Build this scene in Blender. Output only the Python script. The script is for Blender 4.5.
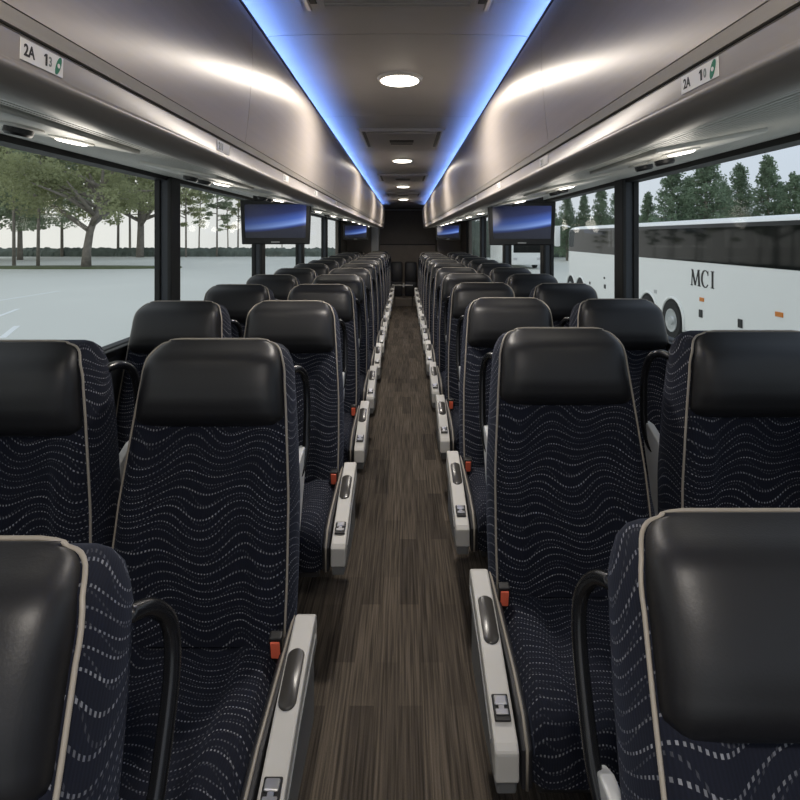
import bpy, bmesh, math, random
from mathutils import Vector, Matrix

# ------------------------------------------------------------------ clear
for o in list(bpy.data.objects):
    bpy.data.objects.remove(o, do_unlink=True)
S = bpy.context.scene
C = S.collection
PI = math.pi

# ------------------------------------------------------------------ camera
EX, EZ, F = 0.02, 1.45, 540.0
VX, VY = 404.6, 236.8
cam_d = bpy.data.cameras.new('camera')
cam_d.sensor_width = 36.0
cam_d.lens = 36.0 * F / 800.0
cam_d.shift_x = -(VX - 400.0) / 800.0
cam_d.shift_y = -(400.0 - VY) / 800.0
cam_d.clip_start = 0.02
cam_d.clip_end = 600
cam = bpy.data.objects.new('camera', cam_d)
cam.location = (EX, 0, EZ)
cam.rotation_euler = (PI / 2, 0, 0)
C.objects.link(cam)
S.camera = cam

# ------------------------------------------------------------------ world and exposure
W = bpy.data.worlds.new('overcast_sky')
S.world = W
W.use_nodes = True
nt = W.node_tree
nt.nodes.clear()
wo = nt.nodes.new('ShaderNodeOutputWorld')
bg = nt.nodes.new('ShaderNodeBackground')
tc = nt.nodes.new('ShaderNodeTexCoord')
sx = nt.nodes.new('ShaderNodeSeparateXYZ')
rmp = nt.nodes.new('ShaderNodeValToRGB')
rmp.color_ramp.elements[0].position = 0.0
rmp.color_ramp.elements[0].color = (0.80, 0.81, 0.80, 1)
rmp.color_ramp.elements[1].position = 0.6
rmp.color_ramp.elements[1].color = (0.70, 0.76, 0.84, 1)
nz = nt.nodes.new('ShaderNodeTexNoise')
nz.inputs['Scale'].default_value = 2.2
nz.inputs['Detail'].default_value = 5
mxr = nt.nodes.new('ShaderNodeMapRange')
mxr.inputs[1].default_value = 0.3
mxr.inputs[2].default_value = 0.7
mxr.inputs[3].default_value = 0.9
mxr.inputs[4].default_value = 1.1
mul = nt.nodes.new('ShaderNodeVectorMath')
mul.operation = 'SCALE'
nt.links.new(tc.outputs['Generated'], sx.inputs[0])
nt.links.new(tc.outputs['Generated'], nz.inputs['Vector'])
nt.links.new(sx.outputs['Z'], rmp.inputs[0])
nt.links.new(nz.outputs['Fac'], mxr.inputs[0])
lr = nt.nodes.new('ShaderNodeMapRange')      # brighter white overcast on the left, bluer on the right
lr.inputs[1].default_value = -0.6
lr.inputs[2].default_value = 0.6
mxs = nt.nodes.new('ShaderNodeMix')
mxs.data_type = 'RGBA'
mxs.inputs[6].default_value = (1.06, 1.02, 0.97, 1)
mxs.inputs[7].default_value = (0.78, 0.84, 0.95, 1)
mlt = nt.nodes.new('ShaderNodeVectorMath')
mlt.operation = 'MULTIPLY'
nt.links.new(sx.outputs['X'], lr.inputs[0])
nt.links.new(lr.outputs[0], mxs.inputs[0])
nt.links.new(rmp.outputs[0], mlt.inputs[0])
nt.links.new(mxs.outputs[2], mlt.inputs[1])
nt.links.new(mlt.outputs[0], mul.inputs[0])
nt.links.new(mxr.outputs[0], mul.inputs['Scale'])
nt.links.new(mul.outputs[0], bg.inputs['Color'])
nt.links.new(bg.outputs[0], wo.inputs[0])
bg.inputs['Strength'].default_value = 1.1

DOME_W = 15.0        # watts of each ceiling dome lamp
DOME_E = 9.0       # emission of its lens
READ_W = 0.6        # watts of each reading lamp
READ_E = 9.0
LED_E = 22.0

S.view_settings.view_transform = 'Standard'
S.view_settings.look = 'None'
S.view_settings.exposure = 0.0
S.view_settings.gamma = 1.0
S.view_settings.use_curve_mapping = False


# ------------------------------------------------------------------ helpers
def lin(r, g, b):
    f = lambda c: (c / 255 / 12.92) if c / 255 <= 0.04045 else ((c / 255 + 0.055) / 1.055) ** 2.4
    return (f(r), f(g), f(b), 1.0)


def P(x, y, Z):
    """point seen at photo pixel (x, y) at depth Z (used to work out real positions)"""
    return Vector((EX + (x - VX) * Z / F, Z, EZ + (VY - y) * Z / F))


def mat(name, col, rough=0.5, metal=0.0, spec=0.5, bump=0.0, bscale=200.0, var=0.0, vscale=6.0, stretch=None, coat=0.0):
    m = bpy.data.materials.new(name)
    m.use_nodes = True
    n = m.node_tree.nodes
    l = m.node_tree.links
    b = n['Principled BSDF']
    b.inputs['Base Color'].default_value = col
    b.inputs['Roughness'].default_value = rough
    b.inputs['Metallic'].default_value = metal
    b.inputs['Specular IOR Level'].default_value = spec
    b.inputs['Coat Weight'].default_value = coat
    t = n.new('ShaderNodeTexCoord')
    mp = n.new('ShaderNodeMapping')
    l.new(t.outputs['Object'], mp.inputs[0])
    if stretch:
        mp.inputs['Scale'].default_value = stretch
    if var > 0:
        nzz = n.new('ShaderNodeTexNoise')
        nzz.inputs['Scale'].default_value = vscale
        nzz.inputs['Detail'].default_value = 6
        l.new(mp.outputs[0], nzz.inputs['Vector'])
        mr = n.new('ShaderNodeMapRange')
        mr.inputs[1].default_value = 0.25
        mr.inputs[2].default_value = 0.75
        mr.inputs[3].default_value = 1 - var
        mr.inputs[4].default_value = 1 + var
        l.new(nzz.outputs['Fac'], mr.inputs[0])
        sc = n.new('ShaderNodeVectorMath')
        sc.operation = 'SCALE'
        sc.inputs[0].default_value = col[:3]
        l.new(mr.outputs[0], sc.inputs['Scale'])
        l.new(sc.outputs[0], b.inputs['Base Color'])
    if bump > 0:
        nb = n.new('ShaderNodeTexNoise')
        nb.inputs['Scale'].default_value = bscale
        nb.inputs['Detail'].default_value = 3
        l.new(mp.outputs[0], nb.inputs['Vector'])
        bp = n.new('ShaderNodeBump')
        bp.inputs['Strength'].default_value = bump
        bp.inputs['Distance'].default_value = 0.01
        l.new(nb.outputs['Fac'], bp.inputs['Height'])
        l.new(bp.outputs[0], b.inputs['Normal'])
    return m


def emit(name, col, strength):
    m = bpy.data.materials.new(name)
    m.use_nodes = True
    n = m.node_tree.nodes
    b = n['Principled BSDF']
    b.inputs['Base Color'].default_value = (0.8, 0.8, 0.8, 1)
    b.inputs['Emission Color'].default_value = col
    b.inputs['Emission Strength'].default_value = strength
    return m


def leaf_mat(name, col):
    m = mat(name, col, rough=0.8, spec=0.2, var=0.35, vscale=0.5)
    n, l = m.node_tree.nodes, m.node_tree.links
    b = n['Principled BSDF']
    src = b.inputs['Base Color'].links[0].from_socket
    tr = n.new('ShaderNodeBsdfTranslucent')
    l.new(src, tr.inputs[0])
    mx = n.new('ShaderNodeMixShader')
    mx.inputs[0].default_value = 0.5
    l.new(b.outputs[0], mx.inputs[1])
    l.new(tr.outputs[0], mx.inputs[2])
    l.new(mx.outputs[0], n['Material Output'].inputs[0])
    return m


class MB:
    """collects vertices and faces of one part"""
    def __init__(self):
        self.v, self.f, self.uv = [], [], {}

    def add(self, vs, fs):
        o = len(self.v)
        self.v += [tuple(p) for p in vs]
        self.f += [[i + o for i in f] for f in fs]
        return o

    def box(self, x0, x1, y0, y1, z0, z1, bev=0.0, rot=None, loc=None):
        bm = bmesh.new()
        bmesh.ops.create_cube(bm, size=1.0)
        for v in bm.verts:
            v.co = Vector(((x0 + x1) / 2 + v.co.x * (x1 - x0), (y0 + y1) / 2 + v.co.y * (y1 - y0), (z0 + z1) / 2 + v.co.z * (z1 - z0)))
        if bev > 0:
            bmesh.ops.bevel(bm, geom=list(bm.edges), offset=bev, segments=2, affect='EDGES', profile=0.5)
        self._take(bm, rot, loc)
        return self

    def _take(self, bm, rot=None, loc=None):
        bmesh.ops.recalc_face_normals(bm, faces=list(bm.faces))
        if rot is not None:
            bmesh.ops.transform(bm, matrix=rot, verts=list(bm.verts))
        if loc is not None:
            bmesh.ops.translate(bm, vec=Vector(loc), verts=list(bm.verts))
        bm.verts.index_update()
        self.add([v.co for v in bm.verts], [[v.index for v in f.verts] for f in bm.faces])
        bm.free()

    def tube(self, pts, r, n=8, closed=False):
        pts = [Vector(p) for p in pts]
        rings = []
        prev = None
        m = len(pts)
        for i, p in enumerate(pts):
            if closed:
                t = (pts[(i + 1) % m] - pts[i - 1]).normalized()
            else:
                t = (pts[min(i + 1, m - 1)] - pts[max(i - 1, 0)]).normalized()
            if prev is None:
                a = t.orthogonal().normalized()
            else:
                a = (prev - t * prev.dot(t))
                a = a.normalized() if a.length > 1e-6 else t.orthogonal().normalized()
            prev = a
            b = t.cross(a)
            rr = r[i] if isinstance(r, (list, tuple)) else r
            rings.append([p + (a * math.cos(2 * PI * k / n) + b * math.sin(2 * PI * k / n)) * rr for k in range(n)])
        vs = [q for ring in rings for q in ring]
        fs = []
        for i in range(m if closed else m - 1):
            j = (i + 1) % m
            for k in range(n):
                fs.append([i * n + k, i * n + (k + 1) % n, j * n + (k + 1) % n, j * n + k])
        if not closed:
            fs.append(list(range(n))[::-1])
            fs.append([(m - 1) * n + k for k in range(n)])
        self.add(vs, fs)
        return self

    def loft(self, rings, cap=True, uvs=None):
        """rings: list of equally long closed loops"""
        n = len(rings[0])
        o = len(self.v)
        vs = [q for r in rings for q in r]
        fs = []
        for i in range(len(rings) - 1):
            for k in range(n):
                fs.append([i * n + k, i * n + (k + 1) % n, (i + 1) * n + (k + 1) % n, (i + 1) * n + k])
        if cap:
            fs.append(list(range(n))[::-1])
            fs.append([(len(rings) - 1) * n + k for k in range(n)])
        self.add(vs, fs)
        if uvs:
            for i, u in enumerate([q for r in uvs for q in r]):
                self.uv[o + i] = u
        return self

    def prism(self, prof, axis, a, b):
        """extrude a 2D profile along an axis"""
        def mk(p, t):
            if axis == 'x':
                return (t, p[0], p[1])
            if axis == 'y':
                return (p[0], t, p[1])
            return (p[0], p[1], t)
        n = len(prof)
        vs = [mk(p, a) for p in prof] + [mk(p, b) for p in prof]
        fs = [[k, (k + 1) % n, n + (k + 1) % n, n + k] for k in range(n)]
        fs += [list(range(n))[::-1], [n + k for k in range(n)]]
        self.add(vs, fs)
        return self

    def lathe(self, prof, centre, axis='z', n=32, flip=1):
        """prof: (radius, height) pairs, closed at the ends"""
        vs, fs = [], []
        for r, h in prof:
            for k in range(n):
                a = 2 * PI * k / n
                x, y = r * math.cos(a), r * math.sin(a)
                if axis == 'z':
                    q = (x, y, h * flip)
                elif axis == 'x':
                    q = (h * flip, x, y)
                else:
                    q = (x, h * flip, y)
                vs.append((q[0] + centre[0], q[1] + centre[1], q[2] + centre[2]))
        for i in range(len(prof) - 1):
            for k in range(n):
                fs.append([i * n + k, i * n + (k + 1) % n, (i + 1) * n + (k + 1) % n, (i + 1) * n + k])
        fs.append(list(range(n))[::-1])
        fs.append([(len(prof) - 1) * n + k for k in range(n)])
        self.add(vs, fs)
        return self

    def build(self, name, m, parent=None, smooth=False, angle=40, bevel=0.0, recalc=True):
        me = bpy.data.meshes.new(name)
        me.from_pydata(self.v, [], self.f)
        if recalc:
            bm = bmesh.new()
            bm.from_mesh(me)
            bmesh.ops.recalc_face_normals(bm, faces=list(bm.faces))
            bm.to_mesh(me)
            bm.free()
        if self.uv:
            ul = me.uv_layers.new(name='UVMap')
            for lp in me.loops:
                ul.data[lp.index].uv = self.uv.get(lp.vertex_index, (0, 0))
        if smooth:
            me.polygons.foreach_set('use_smooth', [True] * len(me.polygons))
            if angle is not None:
                me.set_sharp_from_angle(angle=math.radians(angle))
        me.materials.append(m)
        o = bpy.data.objects.new(name, me)
        C.objects.link(o)
        if parent is not None:
            o.parent = parent
        if bevel > 0:
            bv = o.modifiers.new('bevel', 'BEVEL')
            bv.width = bevel
            bv.segments = 2
            bv.limit_method = 'ANGLE'
        return o


def tag(o, label, cat, group=None, kind=None):
    o['label'] = label
    o['category'] = cat
    if group:
        o['group'] = group
    if kind:
        o['kind'] = kind
    return o


def struct(o):
    o['kind'] = 'structure'
    return o


def thing(name, loc, label, cat, group=None, rz=0.0):
    o = bpy.data.objects.new(name, None)
    o.empty_display_size = 0.1
    o.location = loc
    o.rotation_euler = (0, 0, rz)
    C.objects.link(o)
    return tag(o, label, cat, group)


def kids(o):
    return [c for c in ALLCH.get(o.name, [])]


def copy_tree(o, parent=None, skip=()):
    c = o.copy()
    C.objects.link(c)
    if parent is not None:
        c.parent = parent
    for ch in o.children:
        if ch.name.split('.')[0] not in skip:
            copy_tree(ch, c, skip)
    return c


ORD = ['nearest', 'second', 'third', 'fourth', 'fifth', 'sixth', 'seventh', 'eighth', 'ninth', 'tenth', 'eleventh', 'twelfth', 'thirteenth', 'fourteenth']


def sm(a, b, x):
    t = max(0.0, min(1.0, (x - a) / (b - a)))
    return t * t * (3 - 2 * t)


def interp(tab, x):
    if x <= tab[0][0]:
        return tab[0][1]
    for (x0, y0), (x1, y1) in zip(tab, tab[1:]):
        if x <= x1:
            t = (x - x0) / (x1 - x0)
            return y0 + (y1 - y0) * t
    return tab[-1][1]


# ------------------------------------------------------------------ materials
def fabric_mat():
    m = bpy.data.materials.new('navy_dotted_moquette')
    m.use_nodes = True
    n, l = m.node_tree.nodes, m.node_tree.links
    b = n['Principled BSDF']
    b.inputs['Roughness'].default_value = 0.9
    b.inputs['Specular IOR Level'].default_value = 0.2
    b.inputs['Sheen Weight'].default_value = 0.05
    b.inputs['Sheen Tint'].default_value = (0.4, 0.5, 0.8, 1)
    uv = n.new('ShaderNodeUVMap')
    uv.uv_map = 'UVMap'
    sep = n.new('ShaderNodeSeparateXYZ')
    l.new(uv.outputs[0], sep.inputs[0])

    def math_(op, a, bb=None, c=None):
        q = n.new('ShaderNodeMath')
        q.operation = op
        for i, x in enumerate((a, bb, c)):
            if x is None:
                continue
            if isinstance(x, (int, float)):
                q.inputs[i].default_value = x
            else:
                l.new(x, q.inputs[i])
        return q.outputs[0]
    u, v = sep.outputs['X'], sep.outputs['Y']
    # long waves whose phase drifts with height, so the dotted lines bunch and part
    nz1 = n.new('ShaderNodeTexNoise')
    nz1.inputs['Scale'].default_value = 6.0
    nz1.inputs['Detail'].default_value = 0
    l.new(uv.outputs[0], nz1.inputs['Vector'])
    ph = math_('MULTIPLY', math_('SINE', math_('MULTIPLY', v, 7.0)), 1.6)
    s1 = math_('MULTIPLY', math_('SINE', math_('ADD', math_('MULTIPLY', u, 34.0), ph)), 0.010)
    s2 = math_('MULTIPLY', math_('SINE', math_('ADD', math_('MULTIPLY', u, 17.0), math_('MULTIPLY', v, 11.0))), 0.007)
    s3 = math_('MULTIPLY', math_('SUBTRACT', nz1.outputs['Fac'], 0.5), 0.09)
    vv = math_('ADD', math_('ADD', v, s1), math_('ADD', s2, s3))
    row = math_('DIVIDE', vv, 0.0205)
    rfr = math_('FRACT', row)
    rid = math_('FLOOR', row)
    uu = math_('ADD', math_('DIVIDE', u, 0.0076), math_('MULTIPLY', rid, 0.37))
    ufr = math_('FRACT', uu)
    m1 = math_('LESS_THAN', ufr, 0.44)
    m2 = math_('LESS_THAN', rfr, 0.145)
    dot = math_('MULTIPLY', m1, m2)
    # fainter second set of dots between the rows
    row2 = math_('DIVIDE', math_('ADD', vv, math_('MULTIPLY', s1, 1.1)), 0.031)
    d2 = math_('MULTIPLY', math_('LESS_THAN', math_('FRACT', math_('DIVIDE', u, 0.0071)), 0.4), math_('LESS_THAN', math_('FRACT', row2), 0.09))
    dot2 = math_('MULTIPLY', d2, 0.3)
    dots = math_('MAXIMUM', dot, dot2)
    wn = n.new('ShaderNodeTexWhiteNoise')
    wn.noise_dimensions = '2D'
    cmb = n.new('ShaderNodeCombineXYZ')
    l.new(math_('FLOOR', uu), cmb.inputs[0])
    l.new(rid, cmb.inputs[1])
    l.new(cmb.outputs[0], wn.inputs['Vector'])
    wr = n.new('ShaderNodeTexWhiteNoise')
    wr.noise_dimensions = '1D'
    l.new(rid, wr.inputs['W'])
    nz2 = n.new('ShaderNodeTexNoise')
    nz2.inputs['Scale'].default_value = 9.0
    l.new(uv.outputs[0], nz2.inputs['Vector'])
    rowv = math_('MULTIPLY', math_('ADD', math_('MULTIPLY', wr.outputs['Value'], 0.65), 0.35), math_('MULTIPLY', nz2.outputs['Fac'], 1.8))
    amp = math_('MULTIPLY', dots, math_('MULTIPLY', math_('ADD', math_('MULTIPLY', wn.outputs['Value'], 0.5), 0.5), rowv))
    # corduroy ribs
    rib = math_('ADD', math_('MULTIPLY', math_('SINE', math_('MULTIPLY', u, 1150.0)), 0.12), 0.88)
    base = n.new('ShaderNodeVectorMath')
    base.operation = 'SCALE'
    base.inputs[0].default_value = lin(20, 23, 35)[:3]
    l.new(rib, base.inputs['Scale'])
    mx = n.new('ShaderNodeMix')
    mx.data_type = 'RGBA'
    l.new(amp, mx.inputs[0])
    l.new(base.outputs[0], mx.inputs[6])
    mx.inputs[7].default_value = lin(160, 162, 170)
    l.new(mx.outputs[2], b.inputs['Base Color'])
    bp = n.new('ShaderNodeBump')
    bp.inputs['Strength'].default_value = 0.25
    bp.inputs['Distance'].default_value = 0.002
    l.new(math_('ADD', rib, dots), bp.inputs['Height'])
    l.new(bp.outputs[0], b.inputs['Normal'])
    return m


def carpet_mat():
    m = bpy.data.materials.new('brown_streaked_plank_carpet')
    m.use_nodes = True
    n, l = m.node_tree.nodes, m.node_tree.links
    b = n['Principled BSDF']
    b.inputs['Roughness'].default_value = 0.9
    b.inputs['Specular IOR Level'].default_value = 0.2
    t = n.new('ShaderNodeTexCoord')
    sp = n.new('ShaderNodeSeparateXYZ')
    l.new(t.outputs['Object'], sp.inputs[0])
    cb = n.new('ShaderNodeCombineXYZ')
    l.new(sp.outputs['Y'], cb.inputs[0])
    l.new(sp.outputs['X'], cb.inputs[1])
    br = n.new('ShaderNodeTexBrick')
    br.offset = 0.37
    br.offset_frequency = 2
    br.inputs['Scale'].default_value = 1.0
    br.inputs['Brick Width'].default_value = 0.46
    br.inputs['Row Height'].default_value = 0.075
    br.inputs['Mortar Size'].default_value = 0.0
    br.inputs['Bias'].default_value = 0.0
    br.inputs['Color1'].default_value = lin(62, 56, 50)
    br.inputs['Color2'].default_value = lin(87, 79, 70)
    l.new(cb.outputs[0], br.inputs['Vector'])
    # streaks along the bus
    mp = n.new('ShaderNodeMapping')
    mp.inputs['Scale'].default_value = (150, 3.0, 1)
    l.new(t.outputs['Object'], mp.inputs[0])
    n1 = n.new('ShaderNodeTexNoise')
    n1.inputs['Scale'].default_value = 1.0
    n1.inputs['Detail'].default_value = 4
    l.new(mp.outputs[0], n1.inputs['Vector'])
    r1 = n.new('ShaderNodeMapRange')
    r1.inputs[1].default_value = 0.32
    r1.inputs[2].default_value = 0.72
    r1.inputs[3].default_value = 0.45
    r1.inputs[4].default_value = 1.9
    l.new(n1.outputs['Fac'], r1.inputs[0])
    n2 = n.new('ShaderNodeTexNoise')
    n2.inputs['Scale'].default_value = 420
    l.new(t.outputs['Object'], n2.inputs['Vector'])
    r2 = n.new('ShaderNodeMapRange')
    r2.inputs[1].default_value = 0.3
    r2.inputs[2].default_value = 0.7
    r2.inputs[3].default_value = 0.75
    r2.inputs[4].default_value = 1.25
    l.new(n2.outputs['Fac'], r2.inputs[0])
    pr = n.new('ShaderNodeMath')
    pr.operation = 'MULTIPLY'
    l.new(r1.outputs[0], pr.inputs[0])
    l.new(r2.outputs[0], pr.inputs[1])
    sc = n.new('ShaderNodeVectorMath')
    sc.operation = 'SCALE'
    l.new(br.outputs['Color'], sc.inputs[0])
    l.new(pr.outputs[0], sc.inputs['Scale'])
    l.new(sc.outputs[0], b.inputs['Base Color'])
    bp = n.new('ShaderNodeBump')
    bp.inputs['Strength'].default_value = 0.4
    bp.inputs['Distance'].default_value = 0.003
    l.new(pr.outputs[0], bp.inputs['Height'])
    l.new(bp.outputs[0], b.inputs['Normal'])
    return m


def glass_mat(name, tint, refl=1.0):
    m = bpy.data.materials.new(name)
    m.use_nodes = True
    n, l = m.node_tree.nodes, m.node_tree.links
    n.clear()
    out = n.new('ShaderNodeOutputMaterial')
    tr = n.new('ShaderNodeBsdfTransparent')
    tr.inputs[0].default_value = tint
    gl = n.new('ShaderNodeBsdfGlossy')
    gl.inputs['Roughness'].default_value = 0.0
    lw = n.new('ShaderNodeLayerWeight')
    lw.inputs['Blend'].default_value = 0.5
    pw = n.new('ShaderNodeMath')
    pw.operation = 'POWER'
    pw.inputs[1].default_value = 5.0
    l.new(lw.outputs['Facing'], pw.inputs[0])
    mm = n.new('ShaderNodeMath')
    mm.operation = 'MULTIPLY_ADD'
    mm.inputs[1].default_value = 0.28 * refl
    mm.inputs[2].default_value = 0.002 * refl
    l.new(pw.outputs[0], mm.inputs[0])
    mx = n.new('ShaderNodeMixShader')
    l.new(mm.outputs[0], mx.inputs[0])
    l.new(tr.outputs[0], mx.inputs[1])
    l.new(gl.outputs[0], mx.inputs[2])
    l.new(mx.outputs[0], out.inputs[0])
    return m


def screen_mat():
    m = bpy.data.materials.new('blue_horizon_screen')
    m.use_nodes = True
    n, l = m.node_tree.nodes, m.node_tree.links
    b = n['Principled BSDF']
    b.inputs['Base Color'].default_value = (0.01, 0.01, 0.012, 1)
    b.inputs['Roughness'].default_value = 0.15
    uv = n.new('ShaderNodeUVMap')
    uv.uv_map = 'UVMap'
    sep = n.new('ShaderNodeSeparateXYZ')
    l.new(uv.outputs[0], sep.inputs[0])

    def math_(op, a, bb=None):
        q = n.new('ShaderNodeMath')
        q.operation = op
        for i, x in enumerate((a, bb)):
            if x is None:
                continue
            if isinstance(x, (int, float)):
                q.inputs[i].default_value = x
            else:
                l.new(x, q.inputs[i])
        return q.outputs[0]
    u, v = sep.outputs['X'], sep.outputs['Y']
    # bright streak rising to the right: line v = 0.22 + 0.16 u + 0.16 u^2
    line = math_('ADD', math_('ADD', math_('MULTIPLY', u, 0.08), math_('MULTIPLY', math_('MULTIPLY', u, u), 0.14)), 0.22)
    d = math_('SUBTRACT', v, line)
    r = n.new('ShaderNodeValToRGB')
    cr = r.color_ramp
    cr.elements[0].position = 0.0
    cr.elements[0].color = lin(14, 18, 34)
    cr.elements[1].position = 1.0
    cr.elements[1].color = lin(24, 28, 50)
    for p, c in ((0.30, lin(22, 26, 46)), (0.345, lin(40, 62, 130)), (0.40, lin(120, 152, 220)), (0.52, lin(60, 92, 175)), (0.70, lin(30, 42, 92))):
        e = cr.elements.new(p)
        e.color = c
    l.new(math_('ADD', math_('MULTIPLY', d, 0.8), 0.36), r.inputs[0])
    l.new(r.outputs[0], b.inputs['Emission Color'])
    b.inputs['Emission Strength'].default_value = 1.0
    l.new(math_('ADD', math_('MULTIPLY', u, 0.75), 0.35), b.inputs['Emission Strength'])
    return m


M = {}
M['fabric'] = fabric_mat()
M['carpet'] = carpet_mat()
M['leather'] = mat('black_leather', lin(25, 25, 28), rough=0.46, spec=0.45, bump=0.035, bscale=300, var=0.15, vscale=4)
M['piping'] = mat('taupe_piping', lin(146, 139, 129), rough=0.5)
M['shell'] = mat('charcoal_seat_shell', lin(30, 31, 34), rough=0.6, var=0.08)
M['trim_black'] = mat('black_seat_side_vinyl', lin(32, 32, 36), rough=0.5, var=0.1)
M['arm_light'] = mat('pale_grey_armrest_plastic', lin(186, 184, 180), rough=0.42, var=0.04, vscale=9)
M['arm_dark'] = mat('mid_grey_armrest_plastic', lin(112, 114, 116), rough=0.45, var=0.05)
M['button'] = mat('dark_recline_button', lin(58, 56, 54), rough=0.28)
M['chrome'] = mat('chrome', lin(205, 205, 207), rough=0.28, metal=1.0)
M['orange'] = mat('orange_red_release', lin(238, 112, 84), rough=0.4)
M['black'] = mat('black_plastic', lin(20, 20, 22), rough=0.4, var=0.1)
M['gloss_black'] = mat('glossy_black_handle', lin(24, 25, 28), rough=0.22)
M['handle_grey'] = mat('grey_handle_mount', lin(186, 188, 190), rough=0.4)
M['steel'] = mat('dark_seat_frame', lin(48, 48, 50), rough=0.5, metal=0.4)
M['bin'] = mat('satin_silver_luggage_door', lin(172, 163, 155), rough=0.36, metal=0.3, var=0.05, vscale=3, stretch=(30, 1, 30))
_b = M['bin'].node_tree
_p = _b.nodes['Principled BSDF']
_t = _b.nodes.new('ShaderNodeTangent')
_t.direction_type = 'RADIAL'
_t.axis = 'Y'
_b.links.new(_t.outputs[0], _p.inputs['Tangent'])
_p.inputs['Anisotropic'].default_value = 0.75
_p.inputs['Anisotropic Rotation'].default_value = 0.25
M['rail'] = mat('satin_silver_rail', lin(158, 151, 145), rough=0.42, metal=0.25, var=0.04, vscale=3, stretch=(30, 1, 30))
M['soffit'] = mat('pale_grey_ribbed_soffit', lin(196, 196, 190), rough=0.45, var=0.05)
M['plate'] = mat('pale_grey_service_plate', lin(205, 204, 198), rough=0.4, var=0.04)
M['seam'] = mat('dark_seam', lin(34, 30, 28), rough=0.7)
M['ceil'] = mat('satin_grey_ceiling_panel', lin(188, 186, 184), rough=0.42, metal=0.0, var=0.06, vscale=4)
M['wall'] = mat('dark_grey_side_wall', lin(62, 64, 68), rough=0.7, var=0.08)
M['pillar'] = mat('blue_grey_window_pillar', lin(52, 57, 64), rough=0.5, var=0.06)
M['rubber'] = mat('black_window_rubber', lin(16, 17, 18), rough=0.6)
M['rear'] = mat('dark_brown_rear_bulkhead', lin(98, 91, 84), rough=0.6, var=0.1)
M['rear2'] = mat('taupe_rear_bulkhead', lin(130, 120, 110), rough=0.6, var=0.1)
M['post'] = mat('light_grey_post', lin(170, 172, 170), rough=0.5, var=0.05)
M['label'] = mat('white_label', lin(226, 222, 218), rough=0.5)
M['ink'] = mat('dark_ink', lin(40, 36, 36), rough=0.6)
M['greyink'] = mat('grey_ink', lin(120, 128, 122), rough=0.6)
M['green'] = mat('green_ink', lin(28, 118, 88), rough=0.6)
M['glass'] = glass_mat('coach_window_glass', (0.95, 0.965, 0.96, 1), 0.7)
M['screen'] = screen_mat()
M['dome_lens'] = emit('warm_dome_lens', (1.0, 0.90, 0.76, 1), DOME_E)
M['read_lens'] = emit('warm_reading_lens', (1.0, 0.93, 0.82, 1), READ_E)
M['led'] = emit('blue_led', (0.20, 0.36, 1.0, 1), LED_E)
M['asphalt'] = mat('pale_concrete_lot', lin(216, 217, 208), rough=0.9, var=0.06, vscale=0.12)
M['line'] = mat('white_road_paint', lin(238, 240, 238), rough=0.8)
M['grass'] = mat('dry_grass', lin(96, 104, 72), rough=0.95, var=0.25, vscale=1.5)
M['hedge'] = mat('dark_hedge', lin(104, 112, 104), rough=0.95, var=0.3, vscale=1.0)
M['bark'] = mat('grey_brown_bark', lin(136, 128, 118), rough=0.9, var=0.3, vscale=4)
M['leafA'] = leaf_mat('olive_oak_leaves', lin(156, 160, 122))
M['leafB'] = leaf_mat('grey_green_pine_needles', lin(150, 160, 134))
M['leafC'] = leaf_mat('deep_pine_needles', lin(134, 152, 128))
M['busw'] = mat('white_coach_paint', lin(243, 245, 244), rough=0.35, coat=0.1)
M['busg'] = mat('dark_coach_glass', lin(14, 18, 18), rough=0.05, spec=0.2)
M['tyre'] = mat('black_tyre', lin(36, 37, 38), rough=0.8)
M['rim'] = mat('polished_wheel_rim', lin(190, 194, 196), rough=0.3, metal=0.7)
M['amber'] = mat('amber_marker_lens', lin(214, 128, 40), rough=0.3)

# ------------------------------------------------------------------ the coach shell
YF, YR, YB = -1.4, 12.3, 10.9     # front, rear wall, end of the luggage racks
WX = 1.24                         # inner face of the side walls
SILL, HEAD = EZ - 0.48, EZ + 0.297
GZ = EZ - 2.65                    # level of the car park

struct(MB().box(-1.30, 1.30, YF, YR + 0.05, -0.06, 0.0).build('floor', M['carpet']))

# ceiling: one gently arched skin with grooves at the panel joints
prof = [(-0.47, 0.630), (-0.445, 0.642), (-0.41, 0.650), (-0.36, 0.653), (-0.28, 0.655), (-0.14, 0.657), (0, 0.658), (0.14, 0.657), (0.28, 0.655), (0.36, 0.653), (0.41, 0.650), (0.445, 0.642), (0.47, 0.630)]
ys = [YF]
y = -0.62
while y < YR - 0.3:
    ys += [y - 0.003, y - 0.002, y + 0.002, y + 0.003]
    y += 1.185
ys += [YR]
c = MB()
rings = []
for i, yy in enumerate(ys):
    g = 0.008 if 0 < i < len(ys) - 1 and (i - 1) % 4 in (1, 2) else 0.0
    rings.append([(x, yy, EZ + h + g) for x, h in prof] + [(x, yy, EZ + 0.70) for x, h in prof[::-1]])
c.loft(rings)
struct(c.build('ceiling', M['ceil'], smooth=True, angle=25))

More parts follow.
